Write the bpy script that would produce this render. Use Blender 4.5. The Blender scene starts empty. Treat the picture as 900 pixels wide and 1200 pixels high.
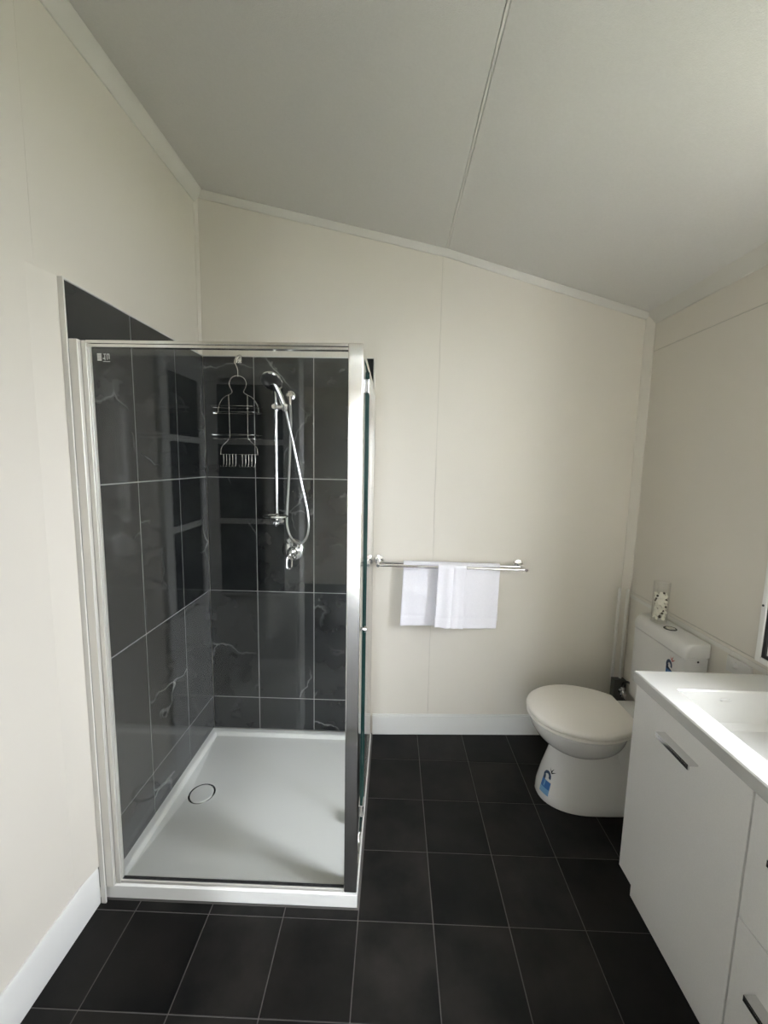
import bpy, bmesh, math, random
from mathutils import Vector, Matrix
from mathutils.bvhtree import BVHTree
random.seed(7)
S = bpy.context.scene
COL = S.collection
PI = math.pi

# ------------------------------------------------------------------ camera
CAM = Vector((0.9622, -2.0995, 1.5309))
F_PX, PITCH, YAW, ROLL = 482.43, 0.1203, -0.0219, 0.0195
cam_d = bpy.data.cameras.new('camera'); cam = bpy.data.objects.new('camera', cam_d); COL.objects.link(cam)
cam_d.sensor_fit = 'HORIZONTAL'; cam_d.sensor_width = 36.0; cam_d.lens = F_PX / 900 * 36.0; cam_d.clip_start = 0.02
Rz = Matrix.Rotation(YAW, 3, 'Z'); Rp = Matrix.Rotation(PITCH, 3, 'X'); Rr = Matrix.Rotation(ROLL, 3, 'Z')
W2C = Rr @ Rp @ Matrix(((1, 0, 0), (0, 0, -1), (0, 1, 0))) @ Rz      # world -> (right, down, forward)
rt, dn, fw = W2C[0].copy(), W2C[1].copy(), W2C[2].copy()
M = Matrix(((rt.x, -dn.x, -fw.x), (rt.y, -dn.y, -fw.y), (rt.z, -dn.z, -fw.z))).to_4x4()
M.translation = CAM
cam.matrix_world = M
S.camera = cam

# ------------------------------------------------------------------ sky, exposure
w = bpy.data.worlds.new('world'); S.world = w; w.use_nodes = True
nt = w.node_tree; nt.nodes.clear()
wo = nt.nodes.new('ShaderNodeOutputWorld'); bg = nt.nodes.new('ShaderNodeBackground')
bg.inputs[0].default_value = (0.885, 0.925, 1.0, 1)      # overcast sky: three times as bright overhead as at the horizon
wt = nt.nodes.new('ShaderNodeTexCoord'); ws = nt.nodes.new('ShaderNodeSeparateXYZ'); wm_ = nt.nodes.new('ShaderNodeMapRange')
wm_.inputs['From Min'].default_value = 0.0; wm_.inputs['From Max'].default_value = 1.0; wm_.inputs['To Min'].default_value = 0.5; wm_.inputs['To Max'].default_value = 1.5
nt.links.new(wt.outputs['Generated'], ws.inputs[0]); nt.links.new(ws.outputs['Z'], wm_.inputs['Value']); nt.links.new(wm_.outputs[0], bg.inputs[1])
nt.links.new(bg.outputs[0], wo.inputs[0])
S.view_settings.view_transform = 'Standard'; S.view_settings.look = 'None'
S.view_settings.gamma = 1.0; S.view_settings.use_curve_mapping = False
S.view_settings.exposure = 6.02
S.cycles.max_bounces = 14; S.cycles.diffuse_bounces = 8; S.cycles.glossy_bounces = 8; S.cycles.transparent_max_bounces = 24
S.cycles.use_denoising = True; S.cycles.use_adaptive_sampling = False
S.cycles.sample_clamp_indirect = 6.0

def portal(name, loc, rot, sx, sy):
    l = bpy.data.lights.new(name, 'AREA'); l.shape = 'RECTANGLE'; l.size = sx; l.size_y = sy
    l.cycles.is_portal = True
    o = bpy.data.objects.new(name, l); COL.objects.link(o); o.location = loc; o.rotation_euler = rot

# room numbers
XL, XR = -0.030, 2.265          # painted faces of the left and right walls
YF = -1.72                      # inner face of the wall with the doorway
WY0, WY1, WZ0, WZ1 = -1.69, -1.18, 1.14, 2.20      # window in the right wall
DX0, DX1, DZ = 0.47, 1.40, 2.06                      # doorway behind the camera
def yb(x): return 0.035 + 0.045 * x                  # painted back wall (slightly out of square)
def cz(x): return 2.815 - 0.193 * (x - XL) if x < 1.2 else 2.5776 - 0.262 * (x - 1.2)
portal('window_portal', (XR + 0.16, (WY0 + WY1) / 2, (WZ0 + WZ1) / 2), (0, PI / 2, 0), WZ1 - WZ0, WY1 - WY0)
portal('added_hall_portal', (0.775, -4.65, 1.0), (PI / 2, 0, 0), 0.45, 2.05)

# ------------------------------------------------------------------ materials
def mat(name, color, rough=0.5, metal=0.0, spec=0.5, coat=0.0):
    m = bpy.data.materials.new(name); m.use_nodes = True
    b = m.node_tree.nodes['Principled BSDF']
    b.inputs['Base Color'].default_value = (*color, 1); b.inputs['Roughness'].default_value = rough
    b.inputs['Metallic'].default_value = metal; b.inputs['Specular IOR Level'].default_value = spec
    b.inputs['Coat Weight'].default_value = coat
    return m
def N(m, t, **kw):
    n = m.node_tree.nodes.new(t)
    for k, v in kw.items(): setattr(n, k, v)
    return n
def L(m, a, b): m.node_tree.links.new(a, b)
def P(m): return m.node_tree.nodes['Principled BSDF']
def bump(m, scale, strength, dist=0.002, detail=4, coord='Object'):
    tc = N(m, 'ShaderNodeTexCoord'); no = N(m, 'ShaderNodeTexNoise'); bu = N(m, 'ShaderNodeBump')
    no.inputs['Scale'].default_value = scale; no.inputs['Detail'].default_value = detail
    bu.inputs['Strength'].default_value = strength; bu.inputs['Distance'].default_value = dist
    L(m, tc.outputs[coord], no.inputs['Vector']); L(m, no.outputs['Fac'], bu.inputs['Height']); L(m, bu.outputs['Normal'], P(m).inputs['Normal'])
    return no
def mottled(name, c1, c2, scale, rough, bs=None, bstr=0.1, rand=0.0):
    m = mat(name, c1, rough)
    tc = N(m, 'ShaderNodeTexCoord'); no = N(m, 'ShaderNodeTexNoise'); mx = N(m, 'ShaderNodeMix', data_type='RGBA')
    no.inputs['Scale'].default_value = scale; no.inputs['Detail'].default_value = 5
    mx.inputs['A'].default_value = (*c1, 1); mx.inputs['B'].default_value = (*c2, 1)
    L(m, tc.outputs['Object'], no.inputs['Vector']); L(m, no.outputs['Fac'], mx.inputs['Factor']); L(m, mx.outputs['Result'], P(m).inputs['Base Color'])
    if bs: bump(m, bs, bstr)
    return m
M_WALL = mottled('cream_wall_paint', (0.645, 0.61, 0.54), (0.665, 0.63, 0.56), 3.0, 0.55, 380, 0.10)
M_WALL_R = M_WALL
M_CEIL = mottled('ceiling_paint', (0.58, 0.57, 0.54), (0.64, 0.63, 0.595), 120.0, 0.6, 320, 0.35)
M_TRIM = mat('white_trim_paint', (0.67, 0.655, 0.61), 0.4)
M_BASEB = mat('white_skirting_paint', (0.68, 0.68, 0.655), 0.35)
M_JOINT = mat('painted_joint', (0.50, 0.48, 0.43), 0.8)
M_GROUT = mottled('grey_grout', (0.30, 0.30, 0.295), (0.38, 0.38, 0.37), 40, 0.8)
M_FGROUT = mottled('dark_floor_grout', (0.07, 0.065, 0.06), (0.12, 0.112, 0.105), 9, 0.8)
M_CHROME = mat('chrome', (0.86, 0.86, 0.86), 0.07, 1.0)
M_ALU = mat('bright_polished_aluminium', (0.86, 0.85, 0.82), 0.13, 1.0)
M_ALUW = mat('satin_white_aluminium', (0.80, 0.80, 0.77), 0.3, 0.3)
M_SATIN = mat('satin_pale_aluminium', (0.72, 0.70, 0.65), 0.30, 0.35)
M_CORN = mat('cornice_paint', (0.60, 0.585, 0.535), 0.45)
M_DARKCHR = mat('dark_chrome', (0.13, 0.13, 0.135), 0.25, 0.8)
M_BASE = mat('white_acrylic', (0.87, 0.87, 0.84), 0.25, coat=0.3)
M_CERAMIC = mat('white_vitreous_china', (0.68, 0.67, 0.645), 0.10, coat=0.5)
M_PLAST = mat('white_plastic', (0.62, 0.61, 0.585), 0.28)
M_LID = mat('matt_white_plastic', (0.80, 0.765, 0.71), 0.38)
M_BENCH = mat('white_polymarble', (0.49, 0.487, 0.462), 0.12, coat=0.3)
M_CAB = mottled('fine_speckled_white_laminate', (0.70, 0.69, 0.665), (0.80, 0.79, 0.765), 260, 0.45, 300, 0.06)
M_RUBBER = mat('black_rubber', (0.012, 0.012, 0.013), 0.5)
M_TOWEL = mottled('white_terry', (0.80, 0.79, 0.835), (0.87, 0.86, 0.905), 90, 0.95, 420, 0.9)
P(M_TOWEL).inputs['Sheen Weight'].default_value = 0.3
M_HEM = mat('smooth_white_weave', (0.90, 0.90, 0.93), 0.8)
M_DARKGLASS = mat('dark_obscured_glass', (0.020, 0.021, 0.022), 0.15)
M_DOORPAINT = mat('white_door_paint', (0.78, 0.78, 0.75), 0.35)
M_BLUE = mat('blue_label_print', (0.03, 0.13, 0.36), 0.4)
M_LBLUE = mat('pale_blue_label_print', (0.16, 0.34, 0.55), 0.4)
M_NAVY = mat('navy_label_print', (0.012, 0.035, 0.085), 0.4)
M_RED = mat('dark_red_label_print', (0.38, 0.045, 0.035), 0.4)
M_BLACK = mat('black_print', (0.015, 0.015, 0.015), 0.5)
M_ETCH = mat('white_etched_mark', (0.62, 0.62, 0.60), 0.6)
M_PETAL = mottled('cream_dried_petal', (0.86, 0.83, 0.72), (0.92, 0.90, 0.82), 60, 0.6)
M_SEED = mat('dark_brown_seed_pod', (0.06, 0.045, 0.025), 0.7)
M_DECK = mottled('dark_outdoor_decking', (0.02, 0.02, 0.02), (0.04, 0.038, 0.036), 3, 0.7)
M_GROUND = mottled('pale_gravel', (0.12, 0.13, 0.09), (0.18, 0.18, 0.13), 30, 0.9)
M_PALE = mottled('pale_outside_cladding', (0.62, 0.64, 0.66), (0.68, 0.70, 0.72), 4, 0.7)

def clear_glass(name, tint):
    m = bpy.data.materials.new(name); m.use_nodes = True; t = m.node_tree; t.nodes.clear()
    out = N(m, 'ShaderNodeOutputMaterial'); mx = N(m, 'ShaderNodeMixShader'); tr = N(m, 'ShaderNodeBsdfTransparent'); gl = N(m, 'ShaderNodeBsdfGlossy')
    fr = N(m, 'ShaderNodeFresnel'); ge = N(m, 'ShaderNodeNewGeometry'); mi = N(m, 'ShaderNodeMix')
    tr.inputs[0].default_value = (*tint, 1); gl.inputs['Roughness'].default_value = 0.0
    mi.inputs['A'].default_value = 1.5; mi.inputs['B'].default_value = 1 / 1.5     # same Fresnel on both faces of the pane
    L(m, ge.outputs['Backfacing'], mi.inputs['Factor']); L(m, mi.outputs['Result'], fr.inputs['IOR'])
    L(m, fr.outputs[0], mx.inputs[0]); L(m, tr.outputs[0], mx.inputs[1]); L(m, gl.outputs[0], mx.inputs[2]); L(m, mx.outputs[0], out.inputs[0])
    return m
M_GLASS = clear_glass('clear_toughened_glass', (0.988, 0.994, 0.990))
M_WGLASS = clear_glass('window_glass', (0.98, 0.98, 0.98))
M_VGLASS = clear_glass('vase_glass', (0.985, 0.985, 0.975))
M_GEDGE = mat('green_glass_edge', (0.012, 0.05, 0.045), 0.08)

def stone(name, c1, c2, rough, vein, vscale, nscale, tone, bstr):
    """dark stone-look tile; every tile samples its own patch of the pattern"""
    m = mat(name, c1, rough)
    tc = N(m, 'ShaderNodeTexCoord'); oi = N(m, 'ShaderNodeObjectInfo'); sc = N(m, 'ShaderNodeVectorMath', operation='SCALE'); ad = N(m, 'ShaderNodeVectorMath', operation='ADD')
    cb = N(m, 'ShaderNodeCombineXYZ'); cb.inputs[0].default_value = 17.0; cb.inputs[1].default_value = 31.0; cb.inputs[2].default_value = 23.0
    L(m, cb.outputs[0], sc.inputs[0]); L(m, oi.outputs['Random'], sc.inputs['Scale'])
    L(m, tc.outputs['Object'], ad.inputs[0]); L(m, sc.outputs[0], ad.inputs[1])
    no = N(m, 'ShaderNodeTexNoise'); no.inputs['Scale'].default_value = nscale; no.inputs['Detail'].default_value = 4; no.inputs['Roughness'].default_value = 0.55
    L(m, ad.outputs[0], no.inputs['Vector'])
    mr = N(m, 'ShaderNodeMapRange'); mr.inputs['From Min'].default_value = 0.32; mr.inputs['From Max'].default_value = 0.70
    L(m, no.outputs['Fac'], mr.inputs['Value'])
    mx = N(m, 'ShaderNodeMix', data_type='RGBA'); mx.inputs['A'].default_value = (*c1, 1); mx.inputs['B'].default_value = (*c2, 1)
    L(m, mr.outputs[0], mx.inputs['Factor'])
    # tone of the whole tile
    tn = N(m, 'ShaderNodeMapRange'); tn.inputs['To Min'].default_value = 1 - tone; tn.inputs['To Max'].default_value = 1 + tone
    L(m, oi.outputs['Random'], tn.inputs['Value'])
    hs = N(m, 'ShaderNodeHueSaturation'); L(m, tn.outputs[0], hs.inputs['Value']); L(m, mx.outputs['Result'], hs.inputs['Color'])
    last = hs.outputs['Color']
    if vein:
        n2 = N(m, 'ShaderNodeTexNoise'); n2.inputs['Scale'].default_value = 3.5; n2.inputs['Detail'].default_value = 5
        L(m, ad.outputs[0], n2.inputs['Vector'])
        w1 = N(m, 'ShaderNodeVectorMath', operation='SCALE'); w1.inputs['Scale'].default_value = 0.30; L(m, n2.outputs['Color'], w1.inputs[0])
        w2 = N(m, 'ShaderNodeVectorMath', operation='ADD'); L(m, ad.outputs[0], w2.inputs[0]); L(m, w1.outputs[0], w2.inputs[1])
        vo = N(m, 'ShaderNodeTexVoronoi', feature='DISTANCE_TO_EDGE'); vo.inputs['Scale'].default_value = vscale
        L(m, w2.outputs[0], vo.inputs['Vector'])
        vr = N(m, 'ShaderNodeMapRange'); vr.inputs['From Min'].default_value = 0.0; vr.inputs['From Max'].default_value = 0.014
        vr.inputs['To Min'].default_value = 1.0; vr.inputs['To Max'].default_value = 0.0; L(m, vo.outputs['Distance'], vr.inputs['Value'])
        n3 = N(m, 'ShaderNodeTexNoise'); n3.inputs['Scale'].default_value = 2.6; L(m, ad.outputs[0], n3.inputs['Vector'])
        mk = N(m, 'ShaderNodeMapRange'); mk.inputs['From Min'].default_value = 0.50; mk.inputs['From Max'].default_value = 0.66; mk.inputs['To Max'].default_value = vein
        L(m, n3.outputs['Fac'], mk.inputs['Value'])
        mu = N(m, 'ShaderNodeMath', operation='MULTIPLY'); L(m, vr.outputs[0], mu.inputs[0]); L(m, mk.outputs[0], mu.inputs[1])
        m2 = N(m, 'ShaderNodeMix', data_type='RGBA'); m2.inputs['B'].default_value = (0.33, 0.34, 0.33, 1)
        L(m, mu.outputs[0], m2.inputs['Factor']); L(m, last, m2.inputs['A']); last = m2.outputs['Result']
    L(m, last, P(m).inputs['Base Color'])
    bu = N(m, 'ShaderNodeBump'); bu.inputs['Strength'].default_value = bstr; bu.inputs['Distance'].default_value = 0.001
    nb = N(m, 'ShaderNodeTexNoise'); nb.inputs['Scale'].default_value = 14; nb.inputs['Detail'].default_value = 2; L(m, ad.outputs[0], nb.inputs['Vector'])
    if bstr: L(m, nb.outputs['Fac'], bu.inputs['Height']); L(m, bu.outputs['Normal'], P(m).inputs['Normal'])
    return m
M_WTILE = stone('slate_wall_tile', (0.011, 0.0125, 0.013), (0.023, 0.025, 0.0255), 0.10, 0.85, 2.3, 5.0, 0.18, 0.0)
M_FTILE = stone('charcoal_floor_tile', (0.002, 0.0021, 0.0022), (0.016, 0.0140, 0.0122), 0.5, 0.0, 1.0, 5.0, 0.45, 0.2)
P(M_FTILE).inputs['Specular IOR Level'].default_value = 0.22

# ------------------------------------------------------------------ mesh helpers
WLOC = {}
def link(name, bm, m, parent=None, bevel=0.0, smooth=True, kind=None, angle=35, seg=2):
    off = WLOC[parent.name] if parent else Vector((0, 0, 0))
    bmesh.ops.recalc_face_normals(bm, faces=bm.faces)
    if off.length: bmesh.ops.translate(bm, verts=bm.verts, vec=-off)
    me = bpy.data.meshes.new(name); bm.to_mesh(me); bm.free()
    ms = m if isinstance(m, (list, tuple)) else [m]
    for x in ms: me.materials.append(x)
    if smooth:
        for p in me.polygons: p.use_smooth = True
        me.set_sharp_from_angle(angle=math.radians(angle))
    o = bpy.data.objects.new(name, me); COL.objects.link(o)
    if parent: o.parent = parent
    if bevel:
        b = o.modifiers.new('bevel', 'BEVEL'); b.width = bevel; b.segments = seg; b.limit_method = 'ANGLE'; b.angle_limit = math.radians(40); b.harden_normals = smooth
    WLOC[o.name] = off.copy()
    if kind: o['kind'] = kind
    return o
def thing(name, loc, label, cat, group=None):
    o = bpy.data.objects.new(name, None); COL.objects.link(o); o.location = loc; o.empty_display_size = 0.05
    o['label'] = label; o['category'] = cat
    if group: o['group'] = group
    WLOC[o.name] = Vector(loc)
    return o
def tag(o, label, cat, group=None):
    o['label'] = label; o['category'] = cat
    if group: o['group'] = group
    return o
def new(): return bmesh.new()
def hexa(bm, b, t):
    v = [bm.verts.new(p) for p in list(b) + list(t)]
    for f in ((3, 2, 1, 0), (4, 5, 6, 7), (0, 1, 5, 4), (1, 2, 6, 5), (2, 3, 7, 6), (3, 0, 4, 7)): bm.faces.new([v[i] for i in f])
    return v
def box(bm, x0, x1, y0, y1, z0, z1):
    return hexa(bm, ((x0, y0, z0), (x1, y0, z0), (x1, y1, z0), (x0, y1, z0)), ((x0, y0, z1), (x1, y0, z1), (x1, y1, z1), (x0, y1, z1)))
def boxes(*a):
    bm = new()
    for b in a: box(bm, *b)
    return bm
def loft(bm, rings, cap=True, closed=True):
    vs = [[bm.verts.new(p) for p in r] for r in rings]
    n = len(vs[0])
    for a, b in zip(vs, vs[1:]):
        for i in range(n if closed else n - 1):
            j = (i + 1) % n; bm.faces.new((a[i], a[j], b[j], b[i]))
    if cap and closed:
        bm.faces.new(vs[0][::-1]); bm.faces.new(vs[-1])
    return vs
def tube(bm, pts, r, seg=10, closed=False, smooth=0):
    pts = [Vector(p) for p in pts]
    if smooth:                                   # Catmull-Rom
        q = []; n = len(pts); rng = range(n if closed else n - 1)
        for i in rng:
            g = (lambda k: pts[k % n]) if closed else (lambda k: pts[max(0, min(n - 1, k))])
            p0, p1, p2, p3 = g(i - 1), g(i), g(i + 1), g(i + 2)
            for s in range(smooth):
                t = s / smooth
                q.append(0.5 * ((2 * p1) + (-p0 + p2) * t + (2 * p0 - 5 * p1 + 4 * p2 - p3) * t * t + (-p0 + 3 * p1 - 3 * p2 + p3) * t ** 3))
        if not closed: q.append(pts[-1])
        pts = q
    n = len(pts); rings = []; up = None
    for i, p in enumerate(pts):
        if closed: d = pts[(i + 1) % n] - pts[i - 1]
        else: d = pts[min(n - 1, i + 1)] - pts[max(0, i - 1)]
        d.normalize()
        if up is None:
            up = Vector((0, 0, 1)) if abs(d.z) < 0.9 else Vector((0, 1, 0))
        up = (up - d * up.dot(d)).normalized(); sd = d.cross(up)
        rr = r
        if isinstance(r, (list, tuple)):
            g_ = i / (n - 1) * (len(r) - 1); k_ = min(int(g_), len(r) - 2); rr = r[k_] + (r[k_ + 1] - r[k_]) * (g_ - k_)
        rings.append([p + (up * math.cos(a) + sd * math.sin(a)) * rr for a in (2 * PI * k / seg for k in range(seg))])
    if closed: rings.append(rings[0]); 
    if closed:
        vs = [[bm.verts.new(p) for p in r_] for r_ in rings[:-1]]; vs.append(vs[0])
        for a, b in zip(vs, vs[1:]):
            for i in range(seg): bm.faces.new((a[i], a[(i + 1) % seg], b[(i + 1) % seg], b[i]))
    else: loft(bm, rings)
def lathe(bm, prof, org, axis=(0, 0, 1), seg=32):
    """prof: (radius, distance along axis) pairs"""
    ax = Vector(axis).normalized(); q = ax.to_track_quat('Z', 'Y'); org = Vector(org); rings = []
    for r, h in prof:
        rings.append([org + q @ Vector((max(r, 1e-5) * math.cos(2 * PI * k / seg), max(r, 1e-5) * math.sin(2 * PI * k / seg), h)) for k in range(seg)])
    loft(bm, rings)
def T(name, pts, r, m, parent, **kw):
    bm = new(); tube(bm, pts, r, **kw); return link(name, bm, m, parent)
def LA(name, prof, org, axis, m, parent, seg=32):
    bm = new(); lathe(bm, prof, org, axis, seg); return link(name, bm, m, parent)
def prism(bm, poly, d):
    d = Vector(d); loft(bm, [[Vector(p) for p in poly], [Vector(p) + d for p in poly]])

# ================================================================== SETTING
# floor: grout bed with one object per tile
FX, FY, FA, FB = 0.8747, -0.125, 0.253, 0.2555
floor = link('floor', boxes((XL - 0.1, XR + 0.1, YF, 0.30, -0.06, -0.002)), M_FGROUT, kind='structure')
cache = {}
for i in range(-4, 7):
    for j in range(-2, 8):
        x0, x1 = FX + i * FA, FX + (i + 1) * FA
        y1, y0 = FY - j * FB + 0.0, FY - (j + 1) * FB
        x0, x1 = max(x0, XL), min(x1, XR); y0 = max(y0, YF)
        y1 = min(y1, yb((x0 + x1) / 2) - 0.004)
        if x1 <= FX + 0.01: y1 = min(y1, -0.858)
        if x1 - x0 < 0.02 or y1 - y0 < 0.015: continue
        sx, sy = round(x1 - x0, 4), round(y1 - y0, 4); g = 0.0013
        if (sx, sy) not in cache:
            bm = boxes((-sx / 2 + g, sx / 2 - g, -sy / 2 + g, sy / 2 - g, -0.006, 0.0))
            o = link('floor_tile', bm, M_FTILE, floor, bevel=0.0012, seg=1); cache[(sx, sy)] = o
        else:
            o = cache[(sx, sy)].copy(); COL.objects.link(o)
        o.location = ((x0 + x1) / 2, (y0 + y1) / 2, random.uniform(-0.0004, 0.0))
# walls: cores with painted panels in front, open hairline joints between panels
TH = 0.003
wl = link('wall_left', boxes((XL - 0.10, XL - TH, YF - 0.02, 0.20, -0.06, 2.95)), M_JOINT, kind='structure')
link('wall_panel', boxes((XL - TH, XL, YF, -0.9303, 0, 2.83)), M_WALL, wl)
link('wall_panel', boxes((XL - TH, XL, -0.9297, yb(XL), 0, 2.83)), M_WALL, wl)
def skew(bm, x0, x1, o0, o1, z0, z1, z2=None, z3=None):
    """slab parallel to the back wall: o = offset behind its painted face; z1/z2 = top at x0/x1"""
    z2 = z1 if z2 is None else z2
    hexa(bm, ((x0, yb(x0) + o0, z0), (x1, yb(x1) + o0, z0), (x1, yb(x1) + o1, z0), (x0, yb(x0) + o1, z0)),
         ((x0, yb(x0) + o0, z1), (x1, yb(x1) + o0, z2), (x1, yb(x1) + o1, z2), (x0, yb(x0) + o1, z1)))
bm = new(); skew(bm, XL - 0.1, XR + 0.1, TH, 0.10, -0.06, 2.95, 2.95)
wb = link('wall_back', bm, M_JOINT, kind='structure')
SX = 1.183
bm = new(); skew(bm, XL, SX - 0.0008, 0, TH, 0, cz(XL) + 0.01, cz(SX) + 0.01); link('wall_panel', bm, M_WALL, wb, bevel=0.0008)
bm = new(); skew(bm, SX + 0.0008, XR, 0, TH, 0, cz(SX) + 0.01, cz(XR) + 0.01); link('wall_panel', bm, M_WALL, wb, bevel=0.0008)
Y9 = 0.16
wr = link('wall_right', boxes((XR + TH, XR + 0.15, YF - 0.02, WY0, -0.06, 2.6), (XR + TH, XR + 0.15, WY1, Y9 + 0.06, -0.06, 2.6),
          (XR + TH, XR + 0.15, WY0, WY1, -0.06, WZ0), (XR + TH, XR + 0.15, WY0, WY1, WZ1, 2.6)), M_JOINT, kind='structure')
link('wall_panel', boxes((XR, XR + TH, WY1, Y9, 2.1165, 2.5), (XR, XR + TH, YF, WY0, 2.1165, 2.5)), M_WALL_R, wr, bevel=0.001)
link('wall_panel', boxes((XR, XR + TH, WY1, Y9, 0.8615, 2.1135)), M_WALL_R, wr, bevel=0.001)
link('wall_panel', boxes((XR, XR + TH, YF, WY0, 0.8615, 2.1135), (XR, XR + TH, WY0, WY1, 0.8615, WZ0)), M_WALL_R, wr, bevel=0.001)
link('wall_panel', boxes((XR, XR + TH, WY0, WY1, WZ1, 2.5)), M_WALL_R, wr)
link('wall_panel', boxes((XR, XR + TH, YF, Y9, 0, 0.8585)), M_WALL_R, wr, bevel=0.001)
link('dado_strip', boxes((XR - 0.004, XR, YF, Y9 - 0.03, 0.828, 0.846)), M_TRIM, wr, bevel=0.001)
wf = link('wall_front', boxes((XL, DX0, YF - 0.09, YF, -0.06, 2.9), (DX1, XR, YF - 0.09, YF, -0.06, 2.9), (DX0, DX1, YF - 0.09, YF, DZ, 2.9)), M_WALL, kind='structure')
bm = boxes((DX0 - 0.012, DX0 + 0.004, YF - 0.10, YF + 0.012, 0, DZ + 0.05), (DX1 - 0.004, DX1 + 0.06, YF - 0.10, YF + 0.012, 0, DZ + 0.05), (DX0, DX1, YF - 0.10, YF + 0.012, DZ - 0.012, DZ + 0.05))
link('door_frame', bm, M_DOORPAINT, wf, bevel=0.002)
# ceiling: two panels, slightly different pitch, hairline joint between them
bm = new(); prism(bm, [(XL - 0.1, YF - 0.1, cz(XL) + 0.05), (1.2, YF - 0.1, cz(1.2) + 0.012), (XR + 0.1, YF - 0.1, cz(XR) + 0.0), (XR + 0.1, YF - 0.1, 3.1), (XL - 0.1, YF - 0.1, 3.1)], (0, 0.4 - YF, 0))
ce = link('ceiling', bm, M_JOINT, kind='structure', smooth=False)
bm = new(); prism(bm, [(1.1965, YF, cz(1.1965) - 0.0012), (1.2035, YF, cz(1.2035) - 0.0012), (1.2045, YF, cz(1.2045) + 0.004), (1.1955, YF, cz(1.1955) + 0.004)], (0, -YF + 0.085, 0)); link('joint_strip', bm, M_TRIM, ce, smooth=False)
for a, b in ((XL, 1.1945), (1.2055, XR)):
    bm = new(); prism(bm, [(a, YF, cz(a)), (b, YF, cz(b)), (b, YF, cz(b) + 0.010), (a, YF, cz(a) + 0.010)], (0, -YF + 0.16, 0))
    link('ceiling_panel', bm, M_CEIL, ce, smooth=False)
# cornices and corner beads
def tr(name, bm, m=M_TRIM, bevel=0.002): return link(name, bm, m, kind='structure', bevel=bevel)
c0 = cz(XL)
bm = new(); prism(bm, [(XL, YF, c0 - 0.058), (XL + 0.006, YF, c0 - 0.056), (XL + 0.022, YF, c0 - 0.030), (XL + 0.040, YF, cz(XL + 0.04) - 0.004), (XL + 0.046, YF, cz(XL + 0.046)), (XL, YF, c0)], (0, yb(XL) - YF, 0)); tr('trim_1', bm, M_CORN)
c1 = cz(XR)
bm = new(); prism(bm, [(XR, YF, c1 - 0.050), (XR - 0.006, YF, c1 - 0.048), (XR - 0.020, YF, c1 - 0.020), (XR - 0.034, YF, cz(XR - 0.034) - 0.004), (XR - 0.040, YF, cz(XR - 0.04)), (XR, YF, c1)], (0, 0.137 - YF, 0)); tr('trim_2', bm, M_CORN)
bm = new()
rings = []
for x in (XL, 1.2, XR):
    y = yb(x); z = cz(x); rings.append([(x, y, z - 0.032), (x, y - 0.006, z - 0.030), (x, y - 0.012, z - 0.014), (x, y - 0.022, z - 0.002), (x, y - 0.022, z + 0.003), (x, y, z + 0.003)])
loft(bm, rings); tr('trim_3', bm, M_CORN)
bm = new(); prism(bm, [(XR, 0.100, 0), (XR - 0.006, 0.100, 0), (XR - 0.035, yb(XR - 0.035) - 0.006, 0), (XR - 0.035, yb(XR - 0.035), 0), (XR, yb(XR), 0)], (0, 0, c1 - 0.01)); tr('trim_4', bm, M_WALL, bevel=0.001)
bm = new(); prism(bm, [(XL, yb(XL) - 0.014, 2.03), (XL + 0.003, yb(XL) - 0.014, 2.03), (XL + 0.014, yb(XL) - 0.003, 2.03), (XL + 0.014, yb(XL), 2.03), (XL, yb(XL), 2.03)], (0, 0, c0 - 2.05)); tr('trim_5', bm, M_WALL, bevel=0)
# skirting
bm = new(); prism(bm, [(XL, YF, 0), (XL + 0.013, YF, 0), (XL + 0.013, YF, 0.128), (XL + 0.007, YF, 0.141), (XL, YF, 0.141)], (0, -0.871 - YF, 0))
link('baseboard_left', bm, M_BASEB, kind='structure', bevel=0.0015)
bm = new(); skew(bm, 0.872, XR - 0.006, -0.012, 0.0, 0, 0.112, 0.112); skew(bm, 0.872, XR - 0.006, -0.007, 0.0, 0.112, 0.119, 0.119)
link('baseboard_back', bm, M_BASEB, kind='structure', bevel=0.0015)

# shower wall tiles on furred-out boards: children of the walls they cover
GT = 0.0020
bm = boxes((0.0015, 0.851, 0.0015, 0.030, 0.055, 2.037)); link('tile_backing', bm, M_GROUT, wb)
bm = boxes((-0.028, -0.0015, -0.8665, 0.0, 0.055, 2.037)); link('tile_backing', bm, M_GROUT, wl)
XS = [0.0, 0.2541, 0.5541, 0.852]; ZS = [0.056, 0.2387, 0.8387, 1.4387, 2.037]; YS = [-0.8670, -0.5667, -0.2667, 0.0]
tc = {}
for par, us, kind in ((wb, XS, 'b'), (wl, YS, 'l')):
    for u0, u1 in zip(us, us[1:]):
        for z0, z1 in zip(ZS, ZS[1:]):
            su, sz = (u1 - u0) / 2 - GT, (z1 - z0) / 2 - GT
            k = (kind, round(su, 4), round(sz, 4))
            if k not in tc:
                bm = boxes((-su, su, 0, 0.009, -sz, sz)) if kind == 'b' else boxes((-0.009, 0, -su, su, -sz, sz))
                o = tc[k] = link('wall_tile', bm, M_WTILE, par, bevel=0.001, seg=1)
            else:
                o = tc[k].copy(); COL.objects.link(o)
            o.location = ((u0 + u1) / 2, random.uniform(-0.0003, 0.0002), (z0 + z1) / 2) if kind == 'b' else (random.uniform(-0.0002, 0.0003), (u0 + u1) / 2, (z0 + z1) / 2)
link('edge_trim', boxes((-0.014, 0.002, -0.8735, -0.8672, 0.0, 2.042), (-0.030, 0.002, -0.8672, 0.0, 2.0372, 2.042)), M_TRIM, wl, bevel=0.001)
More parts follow.
